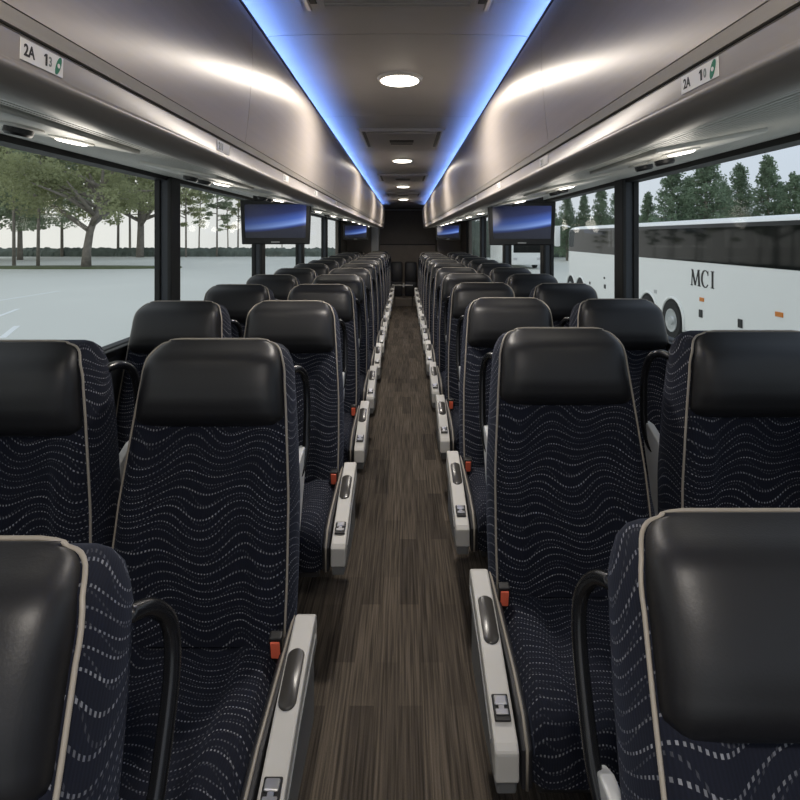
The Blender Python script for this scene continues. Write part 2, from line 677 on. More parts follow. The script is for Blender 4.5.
# side walls: lower panel and the band over the windows
for s, nm in ((-1, 'left'), (1, 'right')):
    w = MB()
    x0, x1 = sorted((s * WX, s * (WX + 0.06)))
    w.box(x0, x1, YF, YR + 0.05, 0, SILL)
    o = struct(w.build('wall_' + nm, M['wall']))
    MB().box(*sorted((s * (WX - 0.03), s * (WX + 0.02))), YF, YR, SILL - 0.03, SILL, 0.006).build('window_sill', M['rubber'], o)
    hd = MB()
    hd.box(*sorted((s * (WX - 0.012), s * (WX + 0.06))), YF, YR + 0.05, HEAD, EZ + 0.34)
    hd.build('window_header', M['rubber'], o)
    hu = MB()
    hu.box(*sorted((s * (WX), s * (WX + 0.06))), YF, YR + 0.05, EZ + 0.34, EZ + 0.70)
    hu.build('upper_wall', M['wall'], o)
    rf = MB()
    rf.box(*sorted((s * 0.46, s * (WX + 0.06))), YF, YR + 0.05, EZ + 0.70, EZ + 0.72)
    rf.build('roof_panel', M['wall'], o)

# window posts (each a blue-grey post between two black rubber edges) and panes
PIL = {-1: [-0.95, 0.95, 2.84, 4.64, 6.5, 8.5, 10.3], 1: [-0.9, 1.05, 2.94, 4.61, 6.43, 8.4, 10.3]}
PIL[-1].remove(0.95)
PIL[1].remove(1.05)
k = 0
kw = 0
for s in (-1, 1):
    edges = [YF - 0.11]
    for y in PIL[s]:
        k += 1
        p = MB().box(*sorted((s * (WX - 0.030), s * (WX + 0.055))), y, y + 0.11, SILL - 0.02, HEAD + 0.02, 0.006)
        o = struct(p.build('trim_%d' % k, M['pillar']))
        MB().box(*sorted((s * (WX - 0.036), s * (WX - 0.012))), y - 0.006, y + 0.116, SILL - 0.02, HEAD + 0.02, 0.008).build('rubber_edge', M['rubber'], o)
        MB().box(*sorted((s * (WX + 0.022), s * (WX + 0.052))), y - 0.012, y + 0.122, SILL - 0.02, HEAD + 0.02, 0.004).build('rubber_edge', M['rubber'], o)
        edges += [y]
    for a, bb in zip(edges, edges[1:]):
        kw += 1
        struct(MB().box(*sorted((s * (WX + 0.044), s * (WX + 0.050))), a + 0.125, bb - 0.015, SILL - 0.015, HEAD + 0.015).build('window_%d' % kw, M['glass']))
    # closed panel at the rear corner
    o = MB().box(*sorted((s * WX, s * (WX + 0.05))), 10.2, YR + 0.05, SILL - 0.01, HEAD + 0.01).build('trim_%d' % (20 + k), M['rear'])
    struct(o)

# rear bulkhead
o = struct(MB().box(-1.30, 1.30, YR, YR + 0.06, 0, EZ + 0.72).build('wall_rear', M['rear']))
MB().box(-0.85, 0.85, YR - 0.02, YR, 0.3, EZ - 0.19, 0.004).build('lower_panel', M['rear2'], o)
MB().box(-0.85, 0.85, YR - 0.012, YR, EZ - 0.185, EZ - 0.165).build('seam_strip', M['seam'], o)
struct(MB().box(-0.70, -0.54, 11.7, YR - 0.001, 0, EZ + 0.22, 0.01).build('trim_51', M['post']))
struct(MB().box(-1.24, -0.70, 11.7, YR - 0.001, 0, EZ + 0.45, 0.01).build('trim_52', M['rear']))
struct(MB().box(0.72, 1.24, 11.7, YR - 0.001, 0, EZ + 0.45, 0.01).build('trim_53', M['rear']))
struct(MB().box(-0.47, 0.47, YR - 0.1, YR - 0.001, EZ + 0.60, EZ + 0.625).build('trim_54', M['post']))
# step up to the rear bench
o = struct(MB().box(-1.2, 1.2, 11.3, YR - 0.03, 0.001, 0.15, 0.008).build('trim_55', M['rear']))
MB().box(-0.25, 0.25, 11.31, 11.72, 0.15, 0.156).build('tread', M['rear2'], o)
o = thing('aisle_gate', (0, 11.25, 0), 'pale grey bar closing the far end of the aisle before the step', 'bar')
q = MB().tube([(-0.19, 0, 0.44), (0.19, 0, 0.44)], 0.012).build('bar', M['arm_light'], o, smooth=True)
MB().box(-0.015, 0.015, -0.014, 0.014, 0.40, 0.49, 0.004).build('latch', M['arm_light'], o)
for sx_ in (-1, 1):
    MB().tube([(sx_ * 0.18, 0, 0), (sx_ * 0.18, 0, 0.44)], 0.008, 8).build('post', M['steel'], o, smooth=True)

# ------------------------------------------------------------------ luggage racks
DOOR = [(0.388, 0.582), (0.380, 0.570), (0.375, 0.545), (0.374, 0.50), (0.375, 0.44), (0.379, 0.38), (0.385, 0.31), (0.393, 0.243)]
for s, nm in ((-1, 'left'), (1, 'right')):
    R = thing('luggage_rack', (0, 0, EZ), 'long satin silver overhead luggage rack with closed doors along the %s side' % nm, 'luggage rack', 'overhead luggage racks')
    # doors
    bounds = [YF, -0.33, 1.40, 3.13, 4.86, 6.59, 8.32, 10.05, YB]
    for a, bb in zip(bounds, bounds[1:]):
        pr = [(s * x, h) for x, h in DOOR] + [(s * (x + 0.012), h) for x, h in DOOR[::-1]]
        MB().prism(pr, 'y', a + 0.0012, bb - 0.0012).build('door', M['bin'], R, smooth=True, angle=30)
    # flange below the doors
    fl = [(0.3935, 0.2415), (0.3985, 0.226), (0.412, 0.226), (0.412, 0.2415)]
    MB().prism([(s * x, h) for x, h in fl], 'y', YF, YB).build('door_flange', M['bin'], R, smooth=True, angle=30)
    # dark shadow gap core
    core = [(0.400, 0.56), (0.402, 0.30), (0.4045, 0.20), (0.44, 0.18), (0.52, 0.19), (0.52, 0.56)]
    MB().prism([(s * x, h) for x, h in core], 'y', YF, YB - 0.01).build('carcass', M['seam'], R)
    # rail: label strip, bright ridge, rolled underside
    rl = [(0.4005, 0.2225), (0.4020, 0.2215), (0.4026, 0.193), (0.4005, 0.190), (0.3975, 0.187), (0.3975, 0.183), (0.401, 0.179), (0.408, 0.1745), (0.420, 0.1685), (0.436, 0.1645), (0.455, 0.164), (0.470, 0.168), (0.480, 0.176), (0.50, 0.19), (0.44, 0.2215)]
    MB().prism([(s * x, h) for x, h in rl], 'y', YF, YB).build('grab_rail', M['rail'], R, smooth=True, angle=50)
    # ribbed soffit
    top, n = [], 34
    for i in range(n + 1):
        t = i / n
        x, h = 0.482 + (1.235 - 0.482) * t, 0.176 + (0.320 - 0.176) * t
        if i < n:
            top += [(x, h), (x + 0.0145, h + 0.0027), (x + 0.0155, h + 0.0092), (x + 0.0205, h + 0.0100)]
        else:
            top += [(x, h)]
    pr = [(s * x, h) for x, h in top] + [(s * 1.235, 0.345), (s * 0.482, 0.206)]
    MB().prism(pr, 'y', YF, YB).build('soffit', M['soffit'], R)
    # end cap
    ec = [(x, h) for x, h in DOOR] + [(0.40, 0.20), (0.44, 0.165), (0.49, 0.175), (1.235, 0.32), (1.235, 0.58)]
    MB().prism([(s * x, h) for x, h in ec], 'y', YB, YB + 0.015).build('end_cap', M['rail'], R)
    # dark edge trim and glowing strip above it
    ed = [(0.383, 0.582), (0.385, 0.590), (0.394, 0.590), (0.398, 0.567), (0.47, 0.567), (0.47, 0.560), (0.392, 0.560)]
    MB().prism([(s * x, h) for x, h in ed], 'y', YF, YB).build('edge_trim', M['seam'], R)
    L = MB().box(*sorted((s * 0.425, s * 0.445)), YF, YB, EZ + 0.569, EZ + 0.574).build('led_strip', M['led'])
    tag(L, 'thin glowing blue light strip along the ceiling edge above the %s rack' % nm, 'light strip', 'blue ceiling light strips')

# ------------------------------------------------------------------ seat number labels on the rails
def text_mesh(txt, size):
    cu = bpy.data.curves.new('txt', 'FONT')
    cu.body = txt
    cu.size = size
    cu.extrude = 0.0002
    cu.offset = size * 0.025
    cu.resolution_u = 3
    o = bpy.data.objects.new('txt', cu)
    C.objects.link(o)
    dg = bpy.context.evaluated_depsgraph_get()
    me = bpy.data.meshes.new_from_object(o.evaluated_get(dg))
    bpy.data.objects.remove(o, do_unlink=True)
    return me


def put_text(name, txt, size, loc, ax, up, m, parent, squash=1.0):
    me = text_mesh(txt, size)
    me.name = name
    ax, up = Vector(ax).normalized(), Vector(up).normalized()
    nn = ax.cross(up)
    for v in me.vertices:
        c0 = v.co.copy()
        v.co = Vector(loc) + ax * c0.x * squash + up * c0.y + nn * c0.z
    me.materials.clear()
    me.materials.append(m)
    o = bpy.data.objects.new(name, me)
    C.objects.link(o)
    o.parent = parent
    return o


def rail_label(s, y0, y1, big, label, grp):
    # local frame on the sloping strip of the rail
    p0, p1 = Vector((s * 0.4018, 0, EZ + 0.2205)), Vector((s * 0.4024, 0, EZ + 0.1945))
    up = (p0 - p1).normalized()
    ax = Vector((0, 1, 0)) if s < 0 else Vector((0, -1, 0))
    nn = ax.cross(up)
    mid = (p0 + p1) / 2
    yc, wl = (y0 + y1) / 2, (y1 - y0)
    T = thing('seat_number_label', (mid.x, yc, mid.z), label, 'label', grp)
    hh = (p0 - p1).length / 2 * 0.92

    def quadbox(nm, u0, u1, v0, v1, m, off, th=0.0006):
        mb = MB()
        vs = []
        for t in (off, off + th):
            for uu, vv in ((u0, v0), (u1, v0), (u1, v1), (u0, v1)):
                vs.append(ax * uu + up * vv + nn * t)
        mb.add(vs, [[3, 2, 1, 0], [4, 5, 6, 7], [0, 1, 5, 4], [1, 2, 6, 5], [2, 3, 7, 6], [3, 0, 4, 7]])
        return mb.build(nm, m, T)
    quadbox('plate', -wl / 2, wl / 2, -hh, hh, M['label'], 0.0004)
    e = 0.0012
    if big:
        sz = hh * 1.55
        put_text('seat_number', '2A', sz, ax * (-wl * 0.43) + up * (-hh * 0.5) + nn * e, ax, up, M['ink'], T, 0.80)
        mb = MB()
        for poly in ([(0.035, 0), (0.075, 0), (0.075, 1.0), (0.035, 1.0)], [(0.0, 0.70), (0.036, 0.78), (0.036, 1.0), (0.0, 0.84)]):
            mb.loft([[ax * (wl * (0.02 + u_)) + up * (hh * (-0.55 + 1.15 * v_)) + nn * t_ for u_, v_ in poly] for t_ in (e, e + 0.0004)])
        mb.build('seat_digit', M['ink'], T)
        put_text('seat_number', '3' if s < 0 else '0', sz * 0.85, ax * (wl * 0.135) + up * (-hh * 0.42) + nn * e, ax, up, M['greyink'], T, 0.75)
        # green leaf-shaped mark with a pale dot
        mb = MB()
        n = 18
        ring = []
        for t in (e, e + 0.0004):
            rr = []
            for kk in range(n):
                a = 2 * PI * kk / n
                rx, ry = wl * 0.060 * math.sin(a), hh * 0.95 * math.cos(a)
                rr.append(ax * (wl * 0.37 + rx + ry * 0.35) + up * ry + nn * t)
            ring.append(rr)
        mb.loft(ring).build('leaf_mark', M['green'], T)
        mb = MB()
        ring = []
        for t in (e + 0.0005, e + 0.0008):
            ring.append([ax * (wl * 0.37 + wl * 0.032 * math.sin(2 * PI * kk / 12)) + up * (hh * 0.24 * math.cos(2 * PI * kk / 12)) + nn * t for kk in range(12)])
        mb.loft(ring).build('pale_dot', M['label'], T)
    return T


rail_label(-1, 0.592, 0.666, True, 'white seat number sticker reading 2A 13 on the left rack rail', 'seat number stickers')
rail_label(1, 0.656, 0.744, True, 'white seat number sticker reading 2A 10 on the right rack rail', 'seat number stickers')


def small_label(s, yc, wl, label):
    T = rail_label(s, yc - wl / 2, yc + wl / 2, False, label, 'small seat number stickers')
    p0, p1 = Vector((s * 0.4018, 0, EZ + 0.2205)), Vector((s * 0.4024, 0, EZ + 0.1945))
    up = (p0 - p1).normalized()
    ax = Vector((0, 1, 0)) if s < 0 else Vector((0, -1, 0))
    nn = ax.cross(up)
    hh = (p0 - p1).length / 2
    put_text('seat_number', '211', hh * 1.7, ax * (-wl * 0.40) + up * (-hh * 0.6) + nn * 0.0012, ax, up, M['greyink'], T, 0.95)
    return T


for s, lst, nm in ((-1, (1.257, 1.92, 2.57, 3.3), 'left'), (1, (1.48, 2.19, 2.9), 'right')):
    for i, yc in enumerate(lst):
        small_label(s, yc, 0.085, '%s small white seat number sticker along the %s rack rail, beyond the large 2A sticker' % (ORD[i].replace('nearest', 'first'), nm))

# ------------------------------------------------------------------ reading light panels under the racks
SOFF = lambda x: (0.176 + (x - 0.482) * (0.320 - 0.176) / (1.235 - 0.482))
ang = math.atan2(0.144, 0.753)


def service_panel(s, yl, order, nm):
    xl = 0.668
    far = -1 if s < 0 else 1      # nozzle lies nearer the camera on the left, farther on the right
    T = thing('reading_light_panel', (s * xl, yl, EZ + SOFF(xl)), 'pale reading light panel under the %s luggage rack, %s from the camera' % (nm, order), 'reading light', 'reading light panels under the racks')
    R = Matrix.Rotation(-s * ang if s > 0 else ang, 4, 'Y')
    rot = Matrix.Rotation(-ang * s, 4, 'Y')
    pb = MB().box(-0.10, 0.15, *sorted((far * -0.09, far * 0.34)), -0.010, 0.002, 0.005)
    if s < 0:
        pb.v = [(-x, y, z) for x, y, z in pb.v]
    pb.v = [tuple(rot @ Vector(v)) for v in pb.v]
    pb.build('plate', M['plate'], T, smooth=True, angle=30)

    def disc(name, m, x, y, r, z0, z1, parent=T, n=24, inner=None):
        prof = [(r * 0.85, z1), (r, z1 + (z0 - z1) * 0.3), (r, z0)] if z1 < z0 else [(r, z0), (r, z1)]
        mb = MB().lathe(prof, (s * x, y, 0), 'z', n)
        mb.v = [tuple(rot @ Vector(v)) for v in mb.v]
        return mb.build(name, m, parent, smooth=True, angle=35)
    ring = disc('light_ring', M['plate'], 0, 0, 0.042, -0.009, -0.015)
    disc('lens', M['read_lens'], 0, 0, 0.029, -0.012, -0.018)
    nz = disc('air_nozzle', M['plate'], 0.02, far * 0.125, 0.040, -0.009, -0.016)
    disc('nozzle_opening', M['black'], 0.02, far * 0.125, 0.024, -0.015, -0.030, parent=nz)
    nz = disc('air_nozzle', M['plate'], 0.02, far * 0.245, 0.040, -0.009, -0.016)
    disc('nozzle_opening', M['black'], 0.02, far * 0.245, 0.024, -0.015, -0.030, parent=nz)
    ld = bpy.data.lights.new('reading_lamp', 'POINT')
    ld.energy = READ_W
    ld.color = (1.0, 0.93, 0.82)
    ld.shadow_soft_size = 0.05
    lo = bpy.data.objects.new('reading_lamp', ld)
    lo.location = (0, 0, -0.085)
    C.objects.link(lo)
    lo.parent = T


for s, nm, lst in ((-1, 'left', (1.12, 2.04, 2.95, 4.28, 5.18, 6.16, 7.2, 8.1, 9.1, 10.1)), (1, 'right', (1.27, 2.17, 3.04, 4.62, 5.47, 6.42, 7.4, 8.3, 9.25, 10.2))):
    for i, yl in enumerate(lst):
        service_panel(s, yl, ORD[i], nm)

# ------------------------------------------------------------------ ceiling domes and vents
for i in range(5):
    y = -0.13 + 2.37 * i
    if i == 0:
        lab = 'round warm ceiling light over the aisle just above the viewer'
    if i > 0:
        lab = '%s glowing round ceiling light along the middle of the aisle ceiling' % ('nearest and largest' if i == 1 else ORD[i - 1])
    T = thing('ceiling_light', (0, y, EZ + 0.656), lab, 'ceiling light', 'round ceiling lights')
    MB().lathe([(0.080, -0.010), (0.090, -0.008), (0.096, -0.002), (0.096, 0.004)], (0, 0, 0), 'z', 40).build('trim_ring', M['plate'], T, smooth=True, angle=30)
    MB().lathe([(0.03, -0.020), (0.06, -0.0175), (0.078, -0.012), (0.080, -0.008)], (0, 0, 0), 'z', 40).build('lens', M['dome_lens'], T, smooth=True, angle=60)
    ld = bpy.data.lights.new('dome_lamp', 'AREA')
    ld.shape = 'DISK'
    ld.size = 0.15
    ld.energy = DOME_W
    ld.color = (1.0, 0.93, 0.84)
    ld.spread = math.radians(166)
    lo = bpy.data.objects.new('dome_lamp', ld)
    lo.location = (0, 0, -0.024)
    C.objects.link(lo)
    lo.parent = T

for i in range(5):
    y = 1.225 + 2.37 * i
    lab = '%s ceiling air vent with chrome-edged frame over the aisle' % ('partly cut off nearest' if i == 0 else ORD[i])
    if i == 4:
        continue
    T = thing('ceiling_vent', (0, y, EZ + 0.654), lab, 'ceiling vent', 'ceiling vents over the aisle')
    fr = MB()
    fr.box(-0.27, 0.27, -0.33, 0.33, -0.008, 0.006, 0.004)
    fr.build('frame', M['ceil'], T)
    for sx_ in (-1, 1):
        MB().box(*sorted((sx_ * 0.222, sx_ * 0.242)), -0.29, 0.27, -0.0105, -0.006, 0.002).build('side_slot', M['black'], T)
        MB().box(*sorted((sx_ * 0.243, sx_ * 0.258)), -0.31, 0.31, -0.0135, -0.006, 0.003).build('edge_strip', M['chrome'], T)
    MB().box(-0.215, 0.215, -0.26, 0.29, -0.016, -0.006, 0.005).build('cover', M['ceil'], T)
    MB().box(-0.08, 0.08, -0.03, 0.05, -0.019, -0.015, 0.002).build('air_slot', M['black'], T)
    MB().box(-0.075, 0.075, 0.10, 0.13, -0.018, -0.015, 0.001).build('air_slot', M['black'], T)
    MB().box(-0.25, 0.25, -0.325, -0.30, -0.0125, -0.006, 0.002).build('edge_strip', M['chrome'], T)
    if i == 0:
        for kk in range(8):
            MB().box(-0.2, 0.2, 0.12 + kk * 0.02, 0.127 + kk * 0.02, -0.021, -0.015, 0.001).build('louvre', M['ceil'], T)

# ------------------------------------------------------------------ monitors
def monitor(x, y, w, h, ztop, label):
    T = thing('monitor', (x, y, ztop), label, 'monitor', 'monitors hanging from the racks')
    # housing: front frame (deeper, tapering body behind)
    bm = bmesh.new()
    fr = [(-w / 2, 0), (w / 2, 0), (w / 2 - 0.012, -h), (-w / 2 + 0.012, -h)]
    hb = MB()
    hb.loft([[(px_, 0.0, pz) for px_, pz in fr], [(px_, 0.03, pz) for px_, pz in fr], [(px_ * 0.8, 0.06, pz * 0.8 - h * 0.1) for px_, pz in fr]])
    bm.free()
    hb.build('housing', M['black'], T, bevel=0.006)
    bw = 0.030
    sc = MB()
    x0, x1, z0, z1 = -w / 2 + bw, w / 2 - bw, -h + 0.042, -0.028
    o0 = sc.add([(x0 + 0.006, -0.0015, z0), (x1 - 0.006, -0.0015, z0), (x1, -0.0015, z1), (x0, -0.0015, z1), (x0 + 0.006, 0.002, z0), (x1 - 0.006, 0.002, z0), (x1, 0.002, z1), (x0, 0.002, z1)],
                [[0, 1, 2, 3], [7, 6, 5, 4], [0, 4, 5, 1], [1, 5, 6, 2], [2, 6, 7, 3], [3, 7, 4, 0]])
    for q, u in enumerate(((0, 0), (1, 0), (1, 1), (0, 1)) * 2):
        sc.uv[q] = u
    sc.build('screen', M['screen'], T)
    MB().box(-0.028, 0.028, -0.004, 0.001, -h + 0.010, -h + 0.019, 0.002).build('badge', M['handle_grey'], T)
    MB().box(-w * 0.32, w * 0.32, 0.006, 0.05, -0.004, 0.05, 0.004).build('bracket', M['black'], T)


monitor(-0.81, 3.47, 0.458, 0.285, P(275, 200, 3.47).z, 'large black monitor with blue horizon picture hanging on the left')
monitor(0.785, 3.52, 0.445, 0.285, P(522, 201.5, 3.52).z, 'large black monitor with blue horizon picture hanging on the right')
monitor(-0.86, 9.7, 0.45, 0.285, P(355, 224, 9.7).z, 'small distant monitor far down the left side')
monitor(0.80, 9.7, 0.45, 0.285, P(450, 224, 9.7).z, 'small distant monitor far down the right side')

# ------------------------------------------------------------------ seats
LB = 0.745                                   # length of the backrest
TH = math.atan2(0.165, 0.725)                # its recline
HW = [(0, 0.231), (0.2, 0.231), (0.45, 0.226), (0.62, 0.216), (0.75, 0.208), (0.86, 0.200), (0.93, 0.195), (0.97, 0.186), (0.99, 0.172), (1.0, 0.150)]
DP = [(0, 0.145), (0.4, 0.16), (0.7, 0.155), (0.9, 0.14), (0.96, 0.12), (1.0, 0.075)]


_hw_tab = HW
HW = [(i / 200, interp(_hw_tab, i / 200) if i / 200 < 0.86 else 0.200 - 0.055 * (1 - math.sqrt(max(0, 1 - ((i / 200 - 0.86) / 0.14) ** 2)))) for i in range(201)]


def back_pt(u, n, s):
    """u lateral, n behind the front face, s along the backrest"""
    return Vector((u, s * math.sin(TH) + n * math.cos(TH), 0.43 + s * math.cos(TH) - n * math.sin(TH)))


def front_n(f, t):
    """front face relief: side bolsters stand forward of the middle panel; f = u / half width"""
    a = abs(f)
    bol = sm(0.50, 0.70, a) * (1 - sm(0.86, 1.0, a)) * 0.022 * (1 - sm(0.55, 0.75, t) * 0.6)
    lumbar = 0.018 * math.exp(-((t - 0.22) / 0.18) ** 2) * (1 - a ** 2)
    return -bol - lumbar


def spline(pts, k):
    out = []
    n = len(pts)
    for i in range(n - 1):
        p0, p1, p2, p3 = pts[max(i - 1, 0)], pts[i], pts[i + 1], pts[min(i + 2, n - 1)]
        for j in range(k):
            t = j / k
            out.append(0.5 * ((2 * p1) + (p2 - p0) * t + (2 * p0 - 5 * p1 + 4 * p2 - p3) * t * t + (3 * p1 - p0 - 3 * p2 + p3) * t ** 3))
    out.append(pts[-1])
    return out


def make_seat(s_aisle, aisle):
    """s_aisle: +1 when the aisle lies on the +x side"""
    a = s_aisle
    T = thing('coach_seat', (0, 0, 0), 'x', 'seat')
    # backrest cushion
    rings, uvs = [], []
    ns = 30
    fs_ = [i / 20 - 1 for i in range(41)]
    for i in range(ns + 1):
        t = i / ns
        t = t if t < 0.8 else 0.8 + 0.2 * math.sin((t - 0.8) / 0.2 * PI / 2)
        hw, dp = interp(HW, t), interp(DP, t)
        s = t * LB
        topn = sm(0.93, 1.0, t) * 0.028
        ring, uv = [], []
        # right side, from the back to the front, then the front, then the left side
        side = [(e_, dp - (dp - 0.030) * q) for q, e_ in ((0, 0.955), (0.12, 0.995), (0.35, 1.03), (0.6, 1.042), (0.85, 1.03), (1.0, 1.012))]
        corner = [(1.004, 0.020), (0.993, 0.011), (0.98, 0.004)]
        acc = hw + dp
        for f, n in side + corner:
            ring.append(back_pt(f * hw, n + topn, s))
            uv.append((hw + n * 0.9 - 0.004, s))
        for f in fs_[::-1]:
            f2 = f * 0.965
            ring.append(back_pt(f2 * hw, front_n(f2, t) + topn, s))
            uv.append((f2 * hw, s))
        for f, n in (corner[::-1] + side[::-1]):
            ring.append(back_pt(-f * hw, n + topn, s))
            uv.append((-(hw + n * 0.9 - 0.004), s))
        rings.append(ring)
        uvs.append(uv)
    mb = MB().loft(rings, True, uvs)
    back = mb.build('backrest', M['fabric'], T, smooth=True, angle=60)
    # rear shell
    rings = []
    for i in range(13):
        t = i / 12 * 0.985
        hw, dp = interp(HW, t), interp(DP, t)
        topn = sm(0.93, 1.0, t) * 0.028
        r = []
        for f, n in ((0.90, -0.012), (0.86, 0.010), (0.5, 0.022), (0, 0.026), (-0.5, 0.022), (-0.86, 0.010), (-0.90, -0.012)):
            r.append(back_pt(f * hw, dp + n + topn, t * LB))
        rings.append(r)
    MB().loft(rings).build('back_shell', M['shell'], T, smooth=True, angle=50)
    # seams that part the middle panel from the bolsters
    # piping along the front edges and over the top
    pts = []
    for sgn in (1, -1):
        path = []
        for i in range(36):
            t = 0.01 + 0.99 * math.sin(i / 35 * PI / 2)
            hw = interp(HW, t)
            topn = sm(0.93, 1.0, t) * 0.028
            inw = 0.985 - 0.0 * sm(0.6, 0.75, t)
            path.append(back_pt(sgn * hw * inw, 0.001 + topn, t * LB))
        pts.append(path)
    loop = pts[0] + [back_pt(interp(HW, 1) * f, 0.027, LB + d_) for f, d_ in ((0.96, 0.004), (0.88, 0.0065), (0.75, 0.0085), (0.4, 0.0085), (0, 0.0085), (-0.4, 0.0085), (-0.75, 0.0085), (-0.88, 0.0065), (-0.96, 0.004))] + pts[1][::-1]
    MB().tube(loop, 0.0032, 7).build('piping', M['piping'], T, smooth=True, angle=None)
    # headrest pad
    rings = []
    H0, H1 = 0.700, 1.008
    nt_ = 22
    N = 29
    bul = [(0, 0.0), (0.04, 0.020), (0.12, 0.038), (0.3, 0.050), (0.5, 0.050), (0.7, 0.043), (0.85, 0.030), (0.95, 0.014), (1.0, 0.002)]
    for i in range(nt_ + 1):
        q = i / nt_
        q = 0.5 - 0.5 * math.cos(q * PI)
        t = H0 + (H1 - H0) * q
        hwb = interp(HW, min(t, 1.0))
        hp = hwb * 0.962 * (1 - 0.09 * (1 - sm(0.0, 0.14, q)) ** 2)
        bl = interp(bul, q)
        topn = sm(0.93, 1.0, min(t, 1)) * 0.028
        fr, bk = [], []
        for k in range(N):
            f = 2 * k / (N - 1) - 1
            f = math.copysign(abs(f) ** 0.85, f)
            e = max(0.0, 1 - abs(f) ** 7) ** 0.5
            fr.append(back_pt(f * hp, -bl * e + topn - 0.002 - 0.006 * e, t * LB))
        for k in range(N - 2, 0, -1):
            f = 2 * k / (N - 1) - 1
            bk.append(back_pt(f * hp, 0.02 + topn, t * LB * 0.995))
        rings.append(fr + bk)
    MB().loft(rings).build('headrest', M['leather'], T, smooth=True, angle=70)
    # seat cushion
    prof = [(0.055, 0.405), (0.02, 0.425), (-0.09, 0.415), (-0.22, 0.42), (-0.33, 0.433), (-0.375, 0.430), (-0.400, 0.415), (-0.414, 0.385), (-0.412, 0.34), (-0.402, 0.295)]
    # finer path
    path = []
    for (y0, z0), (y1, z1) in zip(prof, prof[1:]):
        for q in range(3):
            path.append((y0 + (y1 - y0) * q / 3, z0 + (z1 - z0) * q / 3))
    path.append(prof[-1])
    arc = [0]
    for p0, p1 in zip(path, path[1:]):
        arc.append(arc[-1] + math.hypot(p1[0] - p0[0], p1[1] - p0[1]))
    rings, uvs = [], []
    n = 33
    for k in range(n):
        f = 2 * k / (n - 1) - 1
        f = math.copysign(abs(f) ** 0.8, f)
        u = f * 0.222
        drop = 0.030 * sm(0.86, 1.0, abs(f)) ** 2
        bol = 0.022 * sm(0.48, 0.66, abs(f))
        r, uv = [], []
        for (y, z), L in zip(path, arc):
            topw = sm(0.34, 0.40, z)
            r.append((u, y + drop * (1 - topw) * 0.6, z + (bol - drop) * topw))
            uv.append((u, -L))
        r += [(u, -0.36, 0.295), (u, -0.2, 0.295), (u, 0.04, 0.295)]
        uv += [(u, -0.7), (u, -0.8), (u, -0.9)]
        rings.append(r)
        uvs.append(uv)
    MB().loft(rings, True, uvs).build('seat_cushion', M['fabric'], T, smooth=True, angle=60)
    # pan and pedestal
    MB().box(-0.21, 0.21, -0.38, 0.10, 0.262, 0.296, 0.006).build('seat_pan', M['steel'], T)
    leg = MB()
    leg.prism([(-0.20, 0.0), (0.06, 0.0), (0.06, 0.02), (0.0, 0.05), (-0.02, 0.262), (-0.12, 0.262), (-0.14, 0.05), (-0.20, 0.02)], 'x', -0.02, 0.02)
    leg.build('leg', M['steel'], T, bevel=0.004)
    # grab handle on the back corner next to the aisle
    g = [(0.195, 0.11, 0.665), (0.205, 0.155, 0.668), (0.215, 0.205, 0.645), (0.220, 0.232, 0.590), (0.222, 0.240, 0.50), (0.222, 0.236, 0.43), (0.215, 0.215, 0.37), (0.205, 0.15, 0.345)]
    MB().tube(spline([back_pt(a * u, n_, s_) for u, n_, s_ in g], 5), 0.0115, 10).build('grab_handle', M['gloss_black'], T, smooth=True, angle=None)
    mt = [(0.14, 0.40), (0.215, 0.435), (0.252, 0.435), (0.254, 0.41), (0.235, 0.33), (0.20, 0.22), (0.165, 0.15), (0.14, 0.15)]
    vs, fs = [], []
    for u in (a * 0.200, a * 0.222):
        vs += [back_pt(u, n_, s_) for n_, s_ in mt]
    q = len(mt)
    fs = [[i, (i + 1) % q, q + (i + 1) % q, q + i] for i in range(q)] + [list(range(q))[::-1], [q + i for i in range(q)]]
    mb = MB()
    mb.add(vs, fs)
    mb.build('handle_mount', M['handle_grey'], T, bevel=0.004)
    if aisle:
        # dark side trim with piping between the cushion and the armrest
        sp = [(0.07, 0.455), (0.02, 0.452), (-0.12, 0.446), (-0.28, 0.44), (-0.37, 0.422), (-0.412, 0.385), (-0.410, 0.30), (0.07, 0.30)]
        MB().prism(sp, 'x', a * 0.226, a * 0.250).build('side_trim', M['trim_black'], T, bevel=0.006)
        MB().tube([(a * 0.238, y, z + 0.002) for y, z in sp[:7]], 0.0035, 6).build('side_piping', M['piping'], T, smooth=True, angle=None)
        # fixed aisle armrest
        A = [(0.025, 0.470), (0.020, 0.497), (0.005, 0.505), (-0.10, 0.485), (-0.22, 0.455), (-0.34, 0.418), (-0.405, 0.396), (-0.418, 0.384), (-0.418, 0.322), (-0.34, 0.345), (-0.2, 0.392), (0.025, 0.420)]
        arm = MB().prism(A, 'x', a * 0.255, a * 0.306).build('armrest', M['arm_light'], T, bevel=0.005)
        # lower side cover
        Bp = [(0.02, 0.430), (-0.2, 0.400), (-0.34, 0.352), (-0.412, 0.326), (-0.402, 0.285), (-0.2, 0.245), (0.02, 0.235)]
        MB().prism(Bp, 'x', a * 0.258, a * 0.300).build('side_cover', M['arm_dark'], T, bevel=0.005)
        # groove on the aisle face
        Gp = [(0.0, 0.462), (-0.2, 0.425), (-0.37, 0.372), (-0.37, 0.362), (-0.2, 0.408), (0.0, 0.438)]
        MB().prism(Gp, 'x', a * 0.303, a * 0.3085).build('side_strip', M['arm_dark'], arm)

        def on_top(y):
            return interp(sorted([(p[0], p[1]) for p in A[2:7]]), y)
        # long recline button
        ring = []
